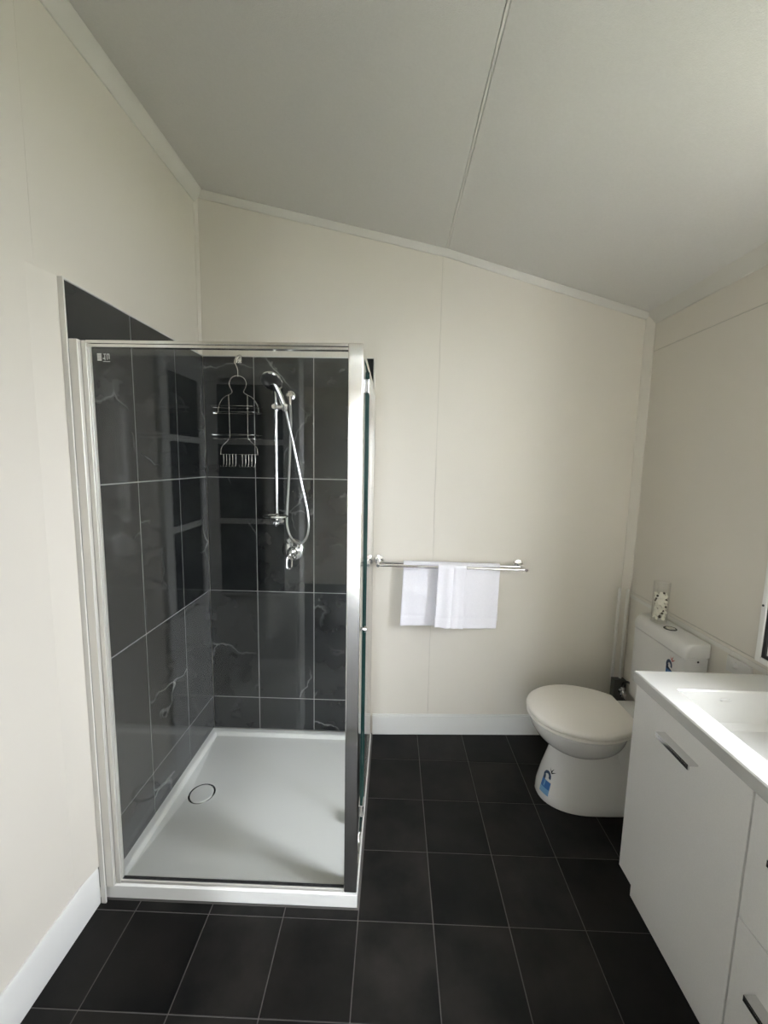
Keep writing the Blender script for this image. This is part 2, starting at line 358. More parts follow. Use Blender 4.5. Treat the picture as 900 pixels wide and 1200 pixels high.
bm = new(); prism(bm, [(-0.0300, -0.960, 0.142), (-0.0145, -0.8730, 0.142), (-0.0145, -0.8668, 0.142), (-0.0300, -0.8668, 0.142)], (0, 0, 1.900)); link('painted_return', bm, M_WALL, wl, smooth=False)
bm = boxes((0.8522, 0.857, -0.001, 0.0, 0.055, 2.042)); box(bm, 0.0, 0.857, -0.001, 0.036, 2.0372, 2.042)
hexa(bm, ((0.8522, 0, 0.0), (0.857, 0, 0.0), (0.857, 0.0735, 0.0), (0.8522, 0.0733, 0.0)), ((0.8522, 0, 2.042), (0.857, 0, 2.042), (0.857, 0.0735, 2.042), (0.8522, 0.0733, 2.042)))
link('edge_trim', bm, M_TRIM, wb)

# window in the right wall, reveal deepened to block grazing light on the back wall
def frame_boxes(x0, x1, y0, y1, z0, z1, t):
    return boxes((x0, x1, y0, y0 + t, z0, z1), (x0, x1, y1 - t, y1, z0, z1), (x0, x1, y0 + t, y1 - t, z0, z0 + t), (x0, x1, y0 + t, y1 - t, z1 - t, z1))
win = link('window_1', frame_boxes(XR + 0.105, XR + 0.150, WY0, WY1, WZ0, WZ1, 0.024), M_ALUW, kind='structure', bevel=0.003)
link('rubber_gasket', frame_boxes(XR + 0.115, XR + 0.130, WY0 + 0.024, WY1 - 0.024, WZ0 + 0.024, WZ1 - 0.024, 0.006), M_RUBBER, win)
link('window_pane', boxes((XR + 0.120, XR + 0.124, WY0 + 0.03, WY1 - 0.03, WZ0 + 0.03, WZ1 - 0.03)), M_WGLASS, win)
link('window_reveal', frame_boxes(XR - 0.002, XR + 0.105, WY0 - 0.001, WY1 + 0.001, WZ0 - 0.001, WZ1 + 0.001, 0.004), M_TRIM, win)
# framed mirror above the basin
MY0, MY1, MZ0, MZ1 = -1.150, -0.684, 0.862, 1.62
wm = thing('wall_mirror', (XR, (MY0 + MY1) / 2, MZ0), 'mirror with pale aluminium frame and black inner edge, on the right wall above the basin', 'mirror')
link('mirror_frame', frame_boxes(XR - 0.014, XR - 0.0005, MY0, MY1, MZ0, MZ1, 0.020), M_ALUW, wm, bevel=0.003)
link('black_edge', frame_boxes(XR - 0.009, XR - 0.0005, MY0 + 0.020, MY1 - 0.020, MZ0 + 0.020, MZ1 - 0.020, 0.011), M_RUBBER, wm)
link('mirror_glass', boxes((XR - 0.005, XR - 0.0005, MY0 + 0.031, MY1 - 0.031, MZ0 + 0.031, MZ1 - 0.031)), mat('silvered_glass', (0.90, 0.92, 0.93), 0.02, 1.0), wm)
bm = new(); lathe(bm, [(0.004, 0), (0.004, 0.0015), (0.0025, 0.003), (0.0, 0.003)], (XR - 0.014, MY1 - 0.008, 1.064), (-1, 0, 0), 12); link('frame_screw', bm, M_DARKCHR, wm)

# glazed door leaves seen only as reflections in the shower glass
def leaf(name, bx, horiz):
    d = bpy.data.objects.new(name, None); COL.objects.link(d); d['kind'] = 'structure'; d.location = bx[:3]; WLOC[d.name] = Vector(bx[:3])
    x, y, z = bx[:3]; W_, H_, TK = 0.40 if not horiz else 0.46, 2.0, 0.022
    def bb(u0, u1, z0, z1, t0=0, t1=TK):
        return (x + u0, x + u1, y + t0, y + t1, z + z0, z + z1) if horiz else (x + t0, x + t1, y - u1, y - u0, z + z0, z + z1)
    st = 0.06
    link('door_stiles', boxes(bb(0, st, 0, H_), bb(W_ - st, W_, 0, H_), bb(st, W_ - st, H_ - 0.09, H_)), M_DOORPAINT, d, bevel=0.002)
    link('kick_panel', boxes(bb(st, W_ - st, 0, 0.80)), M_DOORPAINT, d, bevel=0.002)
    zs = [0.80, 1.20, 1.61, 1.91]
    for z0, z1 in zip(zs, zs[1:]):
        link('door_pane', boxes(bb(st, W_ - st, z0 + 0.012, z1 - 0.012, 0.006, 0.014)), M_DARKGLASS, d)
    for zz in zs: link('glazing_bar', boxes(bb(st, W_ - st, zz - 0.014, zz + 0.014)), M_DOORPAINT, d, bevel=0.002)
    return d
leaf('door_1', (XL + 0.002, -1.30, 0.01), False)
leaf('door_2', (-0.005, YF + 0.002, 0.01), True)

# unseen hall added to dim the doorway light, then the outside beyond
HX0, HX1, HY = -0.2, 2.5, -4.6
link('added_hall_floor', boxes((HX0, HX1, HY, YF - 0.09, -0.06, -0.004)), M_DECK, kind='structure')
link('added_hall_walls', boxes((HX0 - 0.1, HX0, HY, YF - 0.09, -0.06, 2.5), (HX1, HX1 + 0.1, HY, YF - 0.09, -0.06, 2.5), (HX0, 0.55, HY - 0.1, HY, -0.06, 2.5), (1.00, HX1, HY - 0.1, HY, -0.06, 2.5), (0.55, 1.00, HY - 0.1, HY, 2.05, 2.5)), M_WALL, kind='structure')  # end wall added with a narrow opening to let in less light
link('added_hall_ceiling', boxes((HX0 - 0.1, HX1 + 0.1, HY, YF - 0.09, 2.4, 2.5)), M_CEIL, kind='structure')
link('ground', boxes((-12, 16, -14, 14, -0.5, -0.4)), M_GROUND, kind='structure')
link('wall_outside', boxes((-3, 6, -6.3, -6.1, -0.4, 1.9)), M_PALE, kind='structure')

# ================================================================== SHOWER BASE
BX0, BX1, BY0, BY1, BH = -0.012, 0.868, -0.856, -0.001, 0.056
sb = thing('shower_tray', (0.43, -0.43, 0), 'square white acrylic shower tray with round waste, on the floor in the corner', 'shower tray')
bm = new()
dr = Vector((0.127, -0.424, 0.026)); rd = 0.056
rim = 0.020
o0 = [(BX0, BY0), (BX1, BY0), (BX1, BY1), (BX0, BY1)]
def ring(ins, z): return [bm.verts.new((x + (ins if k in (0, 3) else -ins), y + (ins if k in (0, 1) else -ins), z)) for k, (x, y) in enumerate(o0)]
R_ = [ring(0.003, 0.0), ring(0, 0.004), ring(0, BH - 0.006), ring(0.005, BH), ring(rim + 0.010, BH), ring(rim + 0.016, BH - 0.003), ring(rim + 0.026, 0.0395)]
for a_, b_ in zip(R_, R_[1:]):
    for k in range(4): bm.faces.new((a_[k], a_[(k + 1) % 4], b_[(k + 1) % 4], b_[k]))
bm.faces.new(R_[0][::-1])
# envelope falls: four facets run from the rim corners to the waste
nn = 32; circ = [bm.verts.new((dr.x + rd * math.cos(2 * PI * k / nn), dr.y + rd * math.sin(2 * PI * k / nn), dr.z)) for k in range(nn)]
c4 = R_[-1]
near = []
for v in c4:
    a_ = math.atan2(v.co.y - dr.y, v.co.x - dr.x); near.append(round(a_ / (2 * PI) * nn) % nn)
for k in range(4):
    i, j = near[k], near[(k + 1) % 4]; arc = [i]
    while arc[-1] != j: arc.append((arc[-1] + 1) % nn)
    mid = len(arc) // 2
    A, B = c4[k], c4[(k + 1) % 4]
    for q in range(len(arc) - 1):
        ref = A if q < mid else B
        bm.faces.new((ref, circ[arc[q + 1]], circ[arc[q]]))
    bm.faces.new((A, B, circ[arc[mid]]))
link('tray_body', bm, M_BASE, sb, angle=4)
LA('waste_ring', [(0.058, 0), (0.058, 0.003), (0.0555, 0.004), (0.052, 0.003), (0.052, 0)], (dr.x, dr.y, dr.z - 0.001), (0, 0, 1), M_CHROME, sb)
LA('waste_cover', [(0.046, 0), (0.050, 0.0), (0.050, 0.003), (0.047, 0.0052), (0.0, 0.0062)], dr, (0, 0, 1), M_BASE, sb)

# ================================================================== SHOWER SCREEN
YG = -0.842; ZT = 1.873; XP0, XP1 = 0.822, 0.866
ss = thing('shower_screen', (0.43, -0.84, BH), 'polished aluminium corner shower screen with clear glass panels standing on white base', 'shower screen')
link('wall_channel', boxes((0.0008, 0.0265, -0.8664, YG + 0.022, BH, ZT)), M_SATIN, ss, bevel=0.002)
link('panel_frame', boxes((0.028, 0.0425, YG - 0.011, YG + 0.014, BH, ZT - 0.001), (0.0425, 0.046, YG - 0.005, YG + 0.008, BH, ZT - 0.018)), M_SATIN, ss, bevel=0.0015)
link('top_rail', boxes((0.0425, XP0, YG - 0.012, YG + 0.014, ZT - 0.009, ZT), (0.0425, XP0, YG - 0.009, YG + 0.011, ZT - 0.019, ZT - 0.010)), M_ALU, ss, bevel=0.0012)
link('sill_rail', boxes((0.028, XP0, YG - 0.009, YG + 0.011, BH, BH + 0.011)), M_SATIN, ss, bevel=0.0015)
link('sill_seal', boxes((0.046, XP0, YG - 0.004, YG + 0.006, BH + 0.011, BH + 0.0135)), M_DARKCHR, ss)
link('glass_panel', boxes((0.044, XP0 + 0.002, YG - 0.002, YG + 0.004, BH + 0.012, ZT - 0.014)), M_GLASS, ss)
bm = boxes((XP0, XP1, YG - 0.014, YG + 0.026, BH, ZT)); link('corner_post', bm, M_ALU, ss, bevel=0.003, seg=3)
link('post_foot', boxes((XP0 - 0.001, XP1 + 0.001, YG - 0.0150, YG + 0.0265, BH, BH + 0.006)), M_ALUW, ss, bevel=0.001)
link('side_wall_channel', boxes((0.838, 0.862, -0.028, -0.0012, BH, ZT)), M_ALU, ss, bevel=0.002)
link('side_top_rail', boxes((0.841, 0.864, YG + 0.026, -0.028, ZT - 0.018, ZT)), M_ALU, ss, bevel=0.0015)
link('side_sill_rail', boxes((0.841, 0.866, YG + 0.026, -0.028, BH, BH + 0.016)), M_ALU, ss, bevel=0.0015)
sg = link('side_glass_panel', boxes((0.8605, 0.8665, -0.552, -0.028, BH + 0.016, ZT - 0.018)), M_GLASS, ss)
link('glass_edge', boxes((0.8605, 0.8665, -0.554, -0.552, BH + 0.016, ZT - 0.018)), M_GEDGE, sg)
dg = link('door_glass', boxes((0.853, 0.859, -0.802, -0.548, BH + 0.026, ZT - 0.024)), M_GLASS, ss)
link('glass_edge', boxes((0.853, 0.859, -0.804, -0.802, BH + 0.026, ZT - 0.024), (0.8520, 0.8600, -0.553, -0.548, BH + 0.026, ZT - 0.024)), M_GEDGE, dg)
link('door_seal', boxes((0.850, 0.8625, -0.813, -0.806, BH + 0.02, ZT - 0.02)), M_ALUW, ss)
for zz in (BH + 0.05, ZT - 0.10): link('pivot_hinge', boxes((0.851, 0.869, -0.600, -0.548, zz, zz + 0.05)), M_CHROME, ss, bevel=0.003)
bm = new(); ky, kz = -0.770, 0.972
lathe(bm, [(0.009, 0.0), (0.009, 0.004), (0.0055, 0.006), (0.0055, 0.013), (0.012, 0.015), (0.012, 0.021), (0.010, 0.023), (0, 0.023)], (0.8600, ky, kz), (1, 0, 0), 20)
lathe(bm, [(0.009, 0.0), (0.009, 0.004), (0.0055, 0.006), (0.0055, 0.020), (0.013, 0.022), (0.013, 0.029), (0.011, 0.031), (0, 0.031)], (0.8530, ky, kz), (-1, 0, 0), 20)
link('door_knob', bm, M_CHROME, ss)
# etched maker's mark in the corner of the front glass
bm = new(); yg = YG - 0.0024
def plate(x0, x1, z0, z1): box(bm, x0, x1, yg, yg + 0.0003, z0, z1)
mx0, mz1 = 0.069, 1.838
for k in range(4): plate(mx0, mx0 + 0.013, mz1 - 0.0055 - k * 0.0055, mz1 - 0.001 - k * 0.0055)
for (u0, u1, v0, v1) in ((19, 27, -4, -2), (22, 24, -21, -4), (17, 22, -17, -14), (29, 31, -19, -2), (31, 37, -4, -2), (35, 37, -17, -4), (17, 38, -25, -23.5)):
    plate(mx0 + u0 * 0.001, mx0 + u1 * 0.001, mz1 + v0 * 0.001, mz1 + v1 * 0.001)
link('etched_mark', bm, M_ETCH, ss)

# ================================================================== SHOWER RAIL, HAND SHOWER, MIXER, CADDY
M_WIRE = mat('silver_wire', (0.70, 0.70, 0.68), 0.22, 1.0)
RX, RY = 0.383, -0.058
sr = thing('shower_rail', (RX, RY, 1.22), 'vertical chrome shower slide rail with oval soap dish on the dark back tiles', 'shower rail')
T('rail', [(RX - 0.004, RY, 1.245), (RX - 0.004, RY, 1.86)], 0.0095, M_CHROME, sr, seg=16)
bm = new(); tube(bm, [(RX - 0.004, RY, 1.852), (RX - 0.004, RY, 1.872)], 0.0135, 16); tube(bm, [(RX - 0.004, RY, 1.862), (RX - 0.004, -0.001, 1.862)], 0.010, 14); lathe(bm, [(0.019, 0), (0.019, 0.006), (0.012, 0.012), (0, 0.012)], (RX - 0.004, -0.0005, 1.862), (0, -1, 0), 20)
link('top_bracket', bm, M_CHROME, sr)
bm = new(); tube(bm, [(RX - 0.004, RY, 1.232), (RX - 0.004, RY, 1.256)], 0.0135, 16); tube(bm, [(RX - 0.004, RY, 1.225), (RX - 0.004, -0.001, 1.225)], 0.010, 14)
lathe(bm, [(0.006, -0.012), (0.013, -0.008), (0.016, 0.0), (0.013, 0.010), (0.006, 0.014), (0, 0.014)], (RX - 0.004, RY - 0.012, 1.216), (0, -1, 0), 18)
lathe(bm, [(0.012, 0), (0.013, 0.008), (0.008, 0.014), (0, 0.014)], (RX + 0.022, RY - 0.004, 1.228), (0, -1, 0), 16)
link('bottom_bracket', bm, M_CHROME, sr)
bm = new(); rings = []
for s, z in ((0.90, 0), (1.0, 0.004), (1.0, 0.010), (0.965, 0.012), (0.93, 0.008), (0.55, 0.005), (0.1, 0.004)):
    rings.append([(RX - 0.003 + 0.060 * s * math.cos(2 * PI * k / 36), RY - 0.026 + 0.046 * s * math.sin(2 * PI * k / 36), 1.247 + z) for k in range(36)])
loft(bm, rings); link('soap_dish', bm, M_WIRE, sr)
bm = new(); tube(bm, [(RX - 0.004, RY, 1.768), (RX - 0.004, RY, 1.806)], 0.0165, 18); tube(bm, [(RX - 0.004, RY - 0.004, 1.785), (RX + 0.050, RY - 0.010, 1.787)], [0.013, 0.0105], 14)
lathe(bm, [(0.0155, 0), (0.0155, 0.012), (0.012, 0.017), (0, 0.018)], (RX - 0.004, RY - 0.012, 1.786), (0, -1, 0.1), 18)
lathe(bm, [(0.013, -0.012), (0.015, 0), (0.015, 0.018), (0.012, 0.022)], (RX + 0.046, RY - 0.014, 1.780), (0.1, -0.2, 1), 16)
link('slider', bm, M_CHROME, sr)

hs = thing('hand_shower', (0.43, -0.08, 1.79), 'chrome hand shower with round head and silver hose clipped to the slide rail', 'hand shower')
hc = Vector((0.374, -0.098, 1.903)); hn = Vector((-0.10, -0.62, -0.78)).normalized()
LA('head', [(0.016, -0.026), (0.034, -0.022), (0.050, -0.010), (0.0555, 0.0), (0.0555, 0.006), (0.052, 0.009), (0.049, 0.009), (0, 0.009)], hc, hn, M_CHROME, hs, 40)
LA('spray_face', [(0.047, 0.0), (0.047, 0.0015), (0.030, 0.0022), (0.028, 0.001), (0, 0.0016)], hc + hn * 0.009, hn, M_DARKCHR, hs, 40)
T('handle', [hc - hn * 0.014, (0.388, -0.082, 1.882), (0.405, -0.076, 1.845), (0.424, -0.072, 1.795), (0.429, -0.070, 1.772)], [0.017, 0.0165, 0.0145, 0.0125, 0.010] , M_CHROME, hs, seg=18)
LA('wall_elbow', [(0.0255, 0), (0.0255, 0.006), (0.022, 0.011), (0.017, 0.012), (0.016, 0.022), (0.012, 0.026), (0, 0.026)], (0.4410, -0.0008, 1.852), (0, -1, 0), M_CHROME, hs)
T('elbow_spout', [(0.4410, -0.022, 1.846), (0.4415, -0.026, 1.826), (0.443, -0.026, 1.800)], [0.009, 0.009, 0.0075], M_CHROME, hs, seg=14)
T('hose', [(0.443, -0.026, 1.802), (0.446, -0.028, 1.72), (0.441, -0.032, 1.58), (0.434, -0.036, 1.42), (0.427, -0.038, 1.30), (0.424, -0.040, 1.22), (0.438, -0.042, 1.155), (0.470, -0.048, 1.117), (0.502, -0.055, 1.115),
           (0.530, -0.060, 1.150), (0.540, -0.062, 1.215), (0.528, -0.062, 1.31), (0.500, -0.062, 1.44), (0.468, -0.064, 1.60), (0.445, -0.068, 1.71), (0.431, -0.070, 1.775)], 0.0062, mat('silver_hose', (0.62, 0.62, 0.61), 0.28, 0.9), hs, smooth=8, seg=10)

mxr = thing('mixer_tap', (0.446, -0.002, 1.070), 'chrome shower mixer tap with round plate and loop lever on the back tiles', 'tap')
MXC = Vector((0.446, -0.0008, 1.070))
LA('wall_plate', [(0.058, 0), (0.058, 0.004), (0.053, 0.010), (0.036, 0.013), (0, 0.014)], MXC, (0, -1, 0), M_CHROME, mxr, 40)
bm = new(); lathe(bm, [(0.027, 0), (0.027, 0.030), (0.023, 0.040), (0.014, 0.046), (0, 0.047)], MXC + Vector((0.004, -0.010, -0.006)), (0, -1, 0), 28); link('body', bm, M_CHROME, mxr)
bm = new(); lathe(bm, [(0.013, 0), (0.018, 0.006), (0.018, 0.018), (0.010, 0.024), (0, 0.024)], MXC + Vector((-0.012, -0.012, 0.046)), (0, -1, 0.25), 20); lathe(bm, [(0.010, 0), (0.015, 0.006), (0.013, 0.016), (0, 0.020)], MXC + Vector((0.030, -0.012, 0.022)), (0, -1, 0.1), 18); link('diverter', bm, M_CHROME, mxr)
bm = new(); tube(bm, [(0.446, -0.052, 1.068), (0.434, -0.066, 1.045), (0.431, -0.072, 1.010), (0.434, -0.074, 0.990), (0.443, -0.075, 0.984), (0.452, -0.074, 0.990), (0.455, -0.072, 1.010), (0.453, -0.066, 1.045)], 0.0052, 10, closed=True, smooth=5)
lathe(bm, [(0.010, 0), (0.015, 0.010), (0.013, 0.026), (0, 0.032)], (0.444, -0.052, 1.072), (-0.1, -0.5, -0.85), 18); link('lever', bm, M_CHROME, mxr)

cd = thing('shower_caddy', (0.182, -0.03, 2.02), 'silver wire shower caddy with two racks hanging from a hook above the tiles', 'shower caddy')
cy = -0.026; wr_ = 0.0022
bm = new(); box(bm, 0.168, 0.196, -0.004, -0.001, 2.006, 2.034); tube(bm, [(0.182, -0.004, 2.014), (0.182, -0.018, 2.010), (0.188, -0.024, 2.018), (0.198, -0.024, 2.022)], 0.0025, 8); link('wall_hook', bm, M_CHROME, cd)
T('hook', [(0.205, cy + 0.004, 2.030), (0.196, cy + 0.006, 2.040), (0.182, cy + 0.008, 2.036), (0.172, cy + 0.006, 2.022), (0.170, cy, 2.004), (0.178, cy, 1.985), (0.184, cy, 1.968), (0.184, cy, 1.934)], 0.0024, M_WIRE, cd, smooth=6, seg=8)
def mirror(pts, c=0.183): return [(2 * c - x, y, z) for x, y, z in reversed(pts)]
half = [(0.082, cy, 1.760), (0.084, cy, 1.785), (0.094, cy, 1.812), (0.114, cy, 1.836), (0.138, cy, 1.848), (0.151, cy, 1.856), (0.153, cy, 1.866), (0.143, cy, 1.888), (0.141, cy, 1.905), (0.150, cy, 1.926), (0.168, cy, 1.937)]
T('frame', half + [(0.183, cy, 1.939)] + mirror(half), wr_, M_WIRE, cd, smooth=4, seg=8)
bm = new()
for s in (-1, 1): tube(bm, [(0.183 + s * x, cy, z) for x, z in ((0.047, 1.848), (0.046, 1.75), (0.0455, 1.66), (0.046, 1.640), (0.060, 1.620), (0.082, 1.600), (0.092, 1.580), (0.094, 1.553))], wr_, 8, smooth=3)
link('inner_wires', bm, M_WIRE, cd)
def rack(name, x0, x1, z0, z1, dep):
    bm = new()
    for z in (z0, z1):
        d = dep if z == z1 else dep * 0.85
        tube(bm, [(x0, cy, z), (x0 + 0.004, cy - d * 0.7, z), (x0 + 0.025, cy - d, z), (x1 - 0.025, cy - d, z), (x1 - 0.004, cy - d * 0.7, z), (x1, cy, z)], 0.0017, 6, closed=True, smooth=3)
    for k in range(9):
        t = k / 8; xx = x0 + 0.010 + t * (x1 - x0 - 0.020); tube(bm, [(xx, cy, z0), (xx, cy - dep * 0.8, z0)], 0.0011, 5)
    return link(name, bm, M_WIRE, cd)
rack('rack', 0.076, 0.290, 1.757, 1.784, 0.085)
rack('rack', 0.072, 0.292, 1.632, 1.650, 0.080)
link('hook_bar', (lambda b: (tube(b, [(0.090, cy, 1.556), (0.277, cy, 1.556)], 0.002, 8), b)[1])(new()), M_WIRE, cd)
for k, xx in enumerate([0.103, 0.118, 0.133, 0.149, 0.165, 0.198, 0.215, 0.230, 0.246, 0.264]):
    T('peg_hook', [(xx, cy, 1.556), (xx, cy - 0.001, 1.51), (xx - 0.002, cy - 0.010, 1.494), (xx - 0.004, cy - 0.022, 1.492), (xx - 0.006, cy - 0.030, 1.502)], 0.0017, M_WIRE, cd, smooth=3, seg=6)

# ================================================================== TOWEL RAIL AND TOWELS
def bp(x, off, z): return Vector((x, yb(x) - off, z))
zb = lambda x: 1.010 - 0.019 * (x - 0.89)
trl = thing('towel_rail', bp(1.265, 0, 1.0), 'double chrome towel rail with round rosettes fixed to the cream back wall', 'towel rail')
for k, (x, dx) in enumerate(((0.893, -0.002), (1.648, 0.008))):
    LA('rosette', [(0.027, 0), (0.027, 0.006), (0.024, 0.010), (0.014, 0.012), (0.0, 0.013)], bp(x, 0.0005, zb(x)), (0.045, -1, 0), M_CHROME, trl, 28)
    T('arm', [bp(x, 0.008, zb(x)), bp(x + dx * 0.5, 0.055, zb(x)), bp(x + dx, 0.124, zb(x) - 0.004)], [0.009, 0.0085, 0.008], M_CHROME, trl, seg=14)
T('bar', [bp(0.893, 0.055, zb(0.893) - 0.003), bp(1.650, 0.055, zb(1.65) - 0.003)], 0.0068, M_CHROME, trl, seg=16)
T('bar', [bp(0.884, 0.114, zb(0.884) - 0.004), bp(1.662, 0.114, zb(1.662) - 0.004)], 0.0068, M_CHROME, trl, seg=16)

def towel(name, x0, x1, off, zf, zk, label, wav, seed, thick=0.008, crease=None):
    rnd = random.Random(seed); ph = [rnd.uniform(0, 6.28) for _ in range(6)]
    bm = new(); nx, nz = 60, 34; r0 = 0.0080 + thick / 2
    rows = []
    prof = []                                  # (side offset from bar axis, height below/above the bar, fraction down)
    for k in range(nz + 1): t = k / nz; prof.append(('f', 1 - t))
    for k in range(1, 8): prof.append(('o', k / 8 * PI))
    for k in range(nz + 1): t = k / nz; prof.append(('k', t))
    for i in range(nx + 1):
        u = i / nx; x = x0 + (x1 - x0) * u; zt = zb(x) - 0.004; col = []
        for kd, t in prof:
            w1 = wav * (math.sin(u * 9 + ph[0]) * 0.6 + math.sin(u * 17 + ph[1]) * 0.3 + math.sin(u * 31 + ph[2]) * 0.12)
            if kd == 'o': o, z, dx = -math.cos(t) * -r0, zt + math.sin(t) * r0, 0
            else:
                s = 1 if kd == 'f' else -1
                dd = zf if kd == 'f' else zk
                o = s * r0 + (w1 if s > 0 else -abs(w1) * 0.5) * t ** 0.8 + (0.008 * t if s > 0 else 0)
                if crease and kd == 'f':
                    o += 0.009 * math.exp(-((u - crease) / 0.10) ** 2) * (0.4 + 0.6 * t) - 0.004 * math.exp(-((u - crease - 0.17) / 0.05) ** 2)
                z = zt - t * dd(u) ; dx = (-0.012 * (1 - u) * t - 0.008 * u * t) if kd == 'f' else 0.004 * t
                # woven border: a shallow ridge across the towel near its hem
                if 0.805 < t < 0.84: o -= s * 0.0022
            col.append(bm.verts.new((x + dx, yb(x) - off - o, z)))
        rows.append(col)
    for a_, b_ in zip(rows, rows[1:]):
        for k in range(len(a_) - 1): bm.faces.new((a_[k], b_[k], b_[k + 1], a_[k + 1]))
    o = link(name, bm, M_TOWEL, angle=180)
    so = o.modifiers.new('thick', 'SOLIDIFY'); so.thickness = thick; so.offset = 0
    bv = o.modifiers.new('soft', 'SUBSURF'); bv.levels = 1; bv.render_levels = 1
    tag(o, label, 'towel')
    return o
towel('bath_towel', 1.024, 1.536, 0.055, lambda u: 0.335 - 0.004 * math.sin(u * 6), lambda u: 0.318 - 0.01 * u, 'wide white towel draped over the back bar of the chrome towel rail', 0.006, 3)
towel('hand_towel', 1.201, 1.347, 0.114, lambda u: 0.315 + 0.006 * u, lambda u: 0.29, 'narrow folded white hand towel hanging from the front bar, before the wide towel', 0.004, 11, 0.009, 0.38)

# ================================================================== TOILET
TY = -0.305
wc = thing('toilet', (1.95, TY, 0), 'white close-coupled toilet with lid shut, standing against the right wall', 'toilet')
def oval(xc, af, ab, b, z, n=48, pw=2.2, pb=2.6, dy=0):
    """front half an ellipse, back half squarer"""
    r = []
    for k in range(n):
        a_ = 2 * PI * k / n; c, s = math.cos(a_), math.sin(a_)
        e = pw if c < 0 else pb
        x = (abs(c) ** (2 / e)) * (af if c < 0 else ab) * (1 if c > 0 else -1)
        y = (abs(s) ** (2 / e)) * b * (1 if s > 0 else -1)
        r.append((xc + x, TY + dy + y, z))
    return r
bm = new()
# pedestal, flaring to the floor and running back to the wall
loft(bm, [oval(1.87, 0.200, 0.36, 0.134, 0.0), oval(1.87, 0.203, 0.36, 0.137, 0.006), oval(1.87, 0.196, 0.36, 0.133, 0.05), oval(1.87, 0.178, 0.36, 0.123, 0.12), oval(1.87, 0.155, 0.36, 0.114, 0.19), oval(1.87, 0.135, 0.36, 0.110, 0.26), oval(1.87, 0.13, 0.36, 0.110, 0.34)])
# bowl, a deep half egg sitting in the pedestal
def bowl(t):                     # t = 0 bottom .. 1 rim
    s = math.sin(t * PI / 2) ** 0.62; return oval(1.842, 0.222 * s, 0.20 * (0.6 + 0.4 * s), 0.194 * s, 0.205 + 0.180 * t, pw=2.05, pb=2.1)
loft(bm, [bowl(t) for t in (0.02, 0.06, 0.12, 0.2, 0.3, 0.42, 0.56, 0.72, 0.88, 0.96)] + [oval(1.842, 0.216, 0.20, 0.188, 0.3835, pw=2.05, pb=2.1)])
# rear deck under the cistern
loft(bm, [oval(2.10, 0.16, 0.155, 0.115, 0.20, pw=4, pb=5), oval(2.10, 0.16, 0.155, 0.130, 0.34, pw=4, pb=5), oval(2.10, 0.16, 0.155, 0.134, 0.386, pw=4, pb=5), oval(2.10, 0.155, 0.15, 0.129, 0.391, pw=4, pb=5)])
pan = link('pan', bm, M_CERAMIC, wc, angle=40)
pan_bvh = BVHTree.FromPolygons([v.co + WLOC[pan.name] for v in pan.data.vertices], [p.vertices for p in pan.data.polygons])
def lidshape(s, z, dome=0.0, n=64):
    r = []; xc, af, ab, b = 1.842, 0.236 * s, 0.205, 0.204 * s
    m_ = n // 2
    for k in range(m_ + 1):       # front half
        a_ = PI / 2 + PI * k / m_; r.append((xc + af * math.cos(a_), TY + b * math.sin(a_), z))
    side = []
    for k in range(1, 9):
        t = k / 9 if k < 8 else 1.0; hw = b * (1 - 0.40 * t ** 2.0); side.append((xc + (ab - (1 - s) * 0.2) * t, hw))
    side.append((side[-1][0] + 0.004, side[-1][1] - 0.010))
    r += [(x, TY - hw, z) for x, hw in side] + [(x, TY + hw, z) for x, hw in reversed(side)]
    return r
bm = new(); loft(bm, [lidshape(0.965, 0.388), lidshape(0.985, 0.391), lidshape(0.985, 0.4015), lidshape(0.965, 0.4035)]); link('seat', bm, M_LID, wc)
bm = new(); loft(bm, [lidshape(0.965, 0.4075), lidshape(0.995, 0.4090), lidshape(1.0, 0.416), lidshape(0.993, 0.423), lidshape(0.97, 0.4275), lidshape(0.90, 0.4305), lidshape(0.6, 0.4325), lidshape(0.25, 0.4330)]); link('lid', bm, M_LID, wc, angle=60)
for s in (-1, 1): T('hinge', [(2.052, TY + s * 0.075 - 0.018, 0.404), (2.052, TY + s * 0.075 + 0.018, 0.404)], 0.010, M_PLAST, wc, seg=14)
# cistern
CY0, CY1, CX0, CX1 = -0.482, -0.128, 2.152, XR - 0.004
def cring(ins, z, r=0.022, n=6, x0=CX0):
    pts = []
    for cx_, cy_, a0 in ((x0 + r, CY0 + r, PI), (CX1 - 0.006, CY0 + 0.006, 1.5 * PI), (CX1 - 0.006, CY1 - 0.006, 0), (x0 + r, CY1 - r, 0.5 * PI)):
        rr = r if cx_ < CX1 - 0.01 else 0.006
        for k in range(n + 1):
            a_ = a0 + k / n * PI / 2; pts.append((cx_ + (rr - ins) * math.cos(a_), cy_ + (rr - ins) * math.sin(a_), z))
    return pts
bm = new(); loft(bm, [cring(0.010, 0.408), cring(0.002, 0.415), cring(0.003, 0.44), cring(0.003, 0.7585), cring(0.006, 0.7600), cring(0.006, 0.7640)]); link('cistern', bm, M_PLAST, wc)
bm = new()
rings = [cring(0.0, 0.7665), cring(0.0, 0.780)]
for k in range(1, 7):
    a_ = k / 6 * PI / 2; rings.append(cring(0.0, 0.780 + 0.042 * math.sin(a_), x0=CX0 + 0.036 * (1 - math.cos(a_))))
rings.append(cring(0.006, 0.8225, x0=CX0 + 0.040))
loft(bm, rings); link('cistern_lid', bm, M_PLAST, wc, angle=32)
bx_, by_ = 2.203, -0.318
LA('flush_ring', [(0.026, 0), (0.026, 0.002), (0.0245, 0.0032), (0.021, 0.0026), (0.020, 0.0)], (bx_, by_, 0.8222), (0, 0, 1), M_DARKCHR, wc, 32)
bm = new()
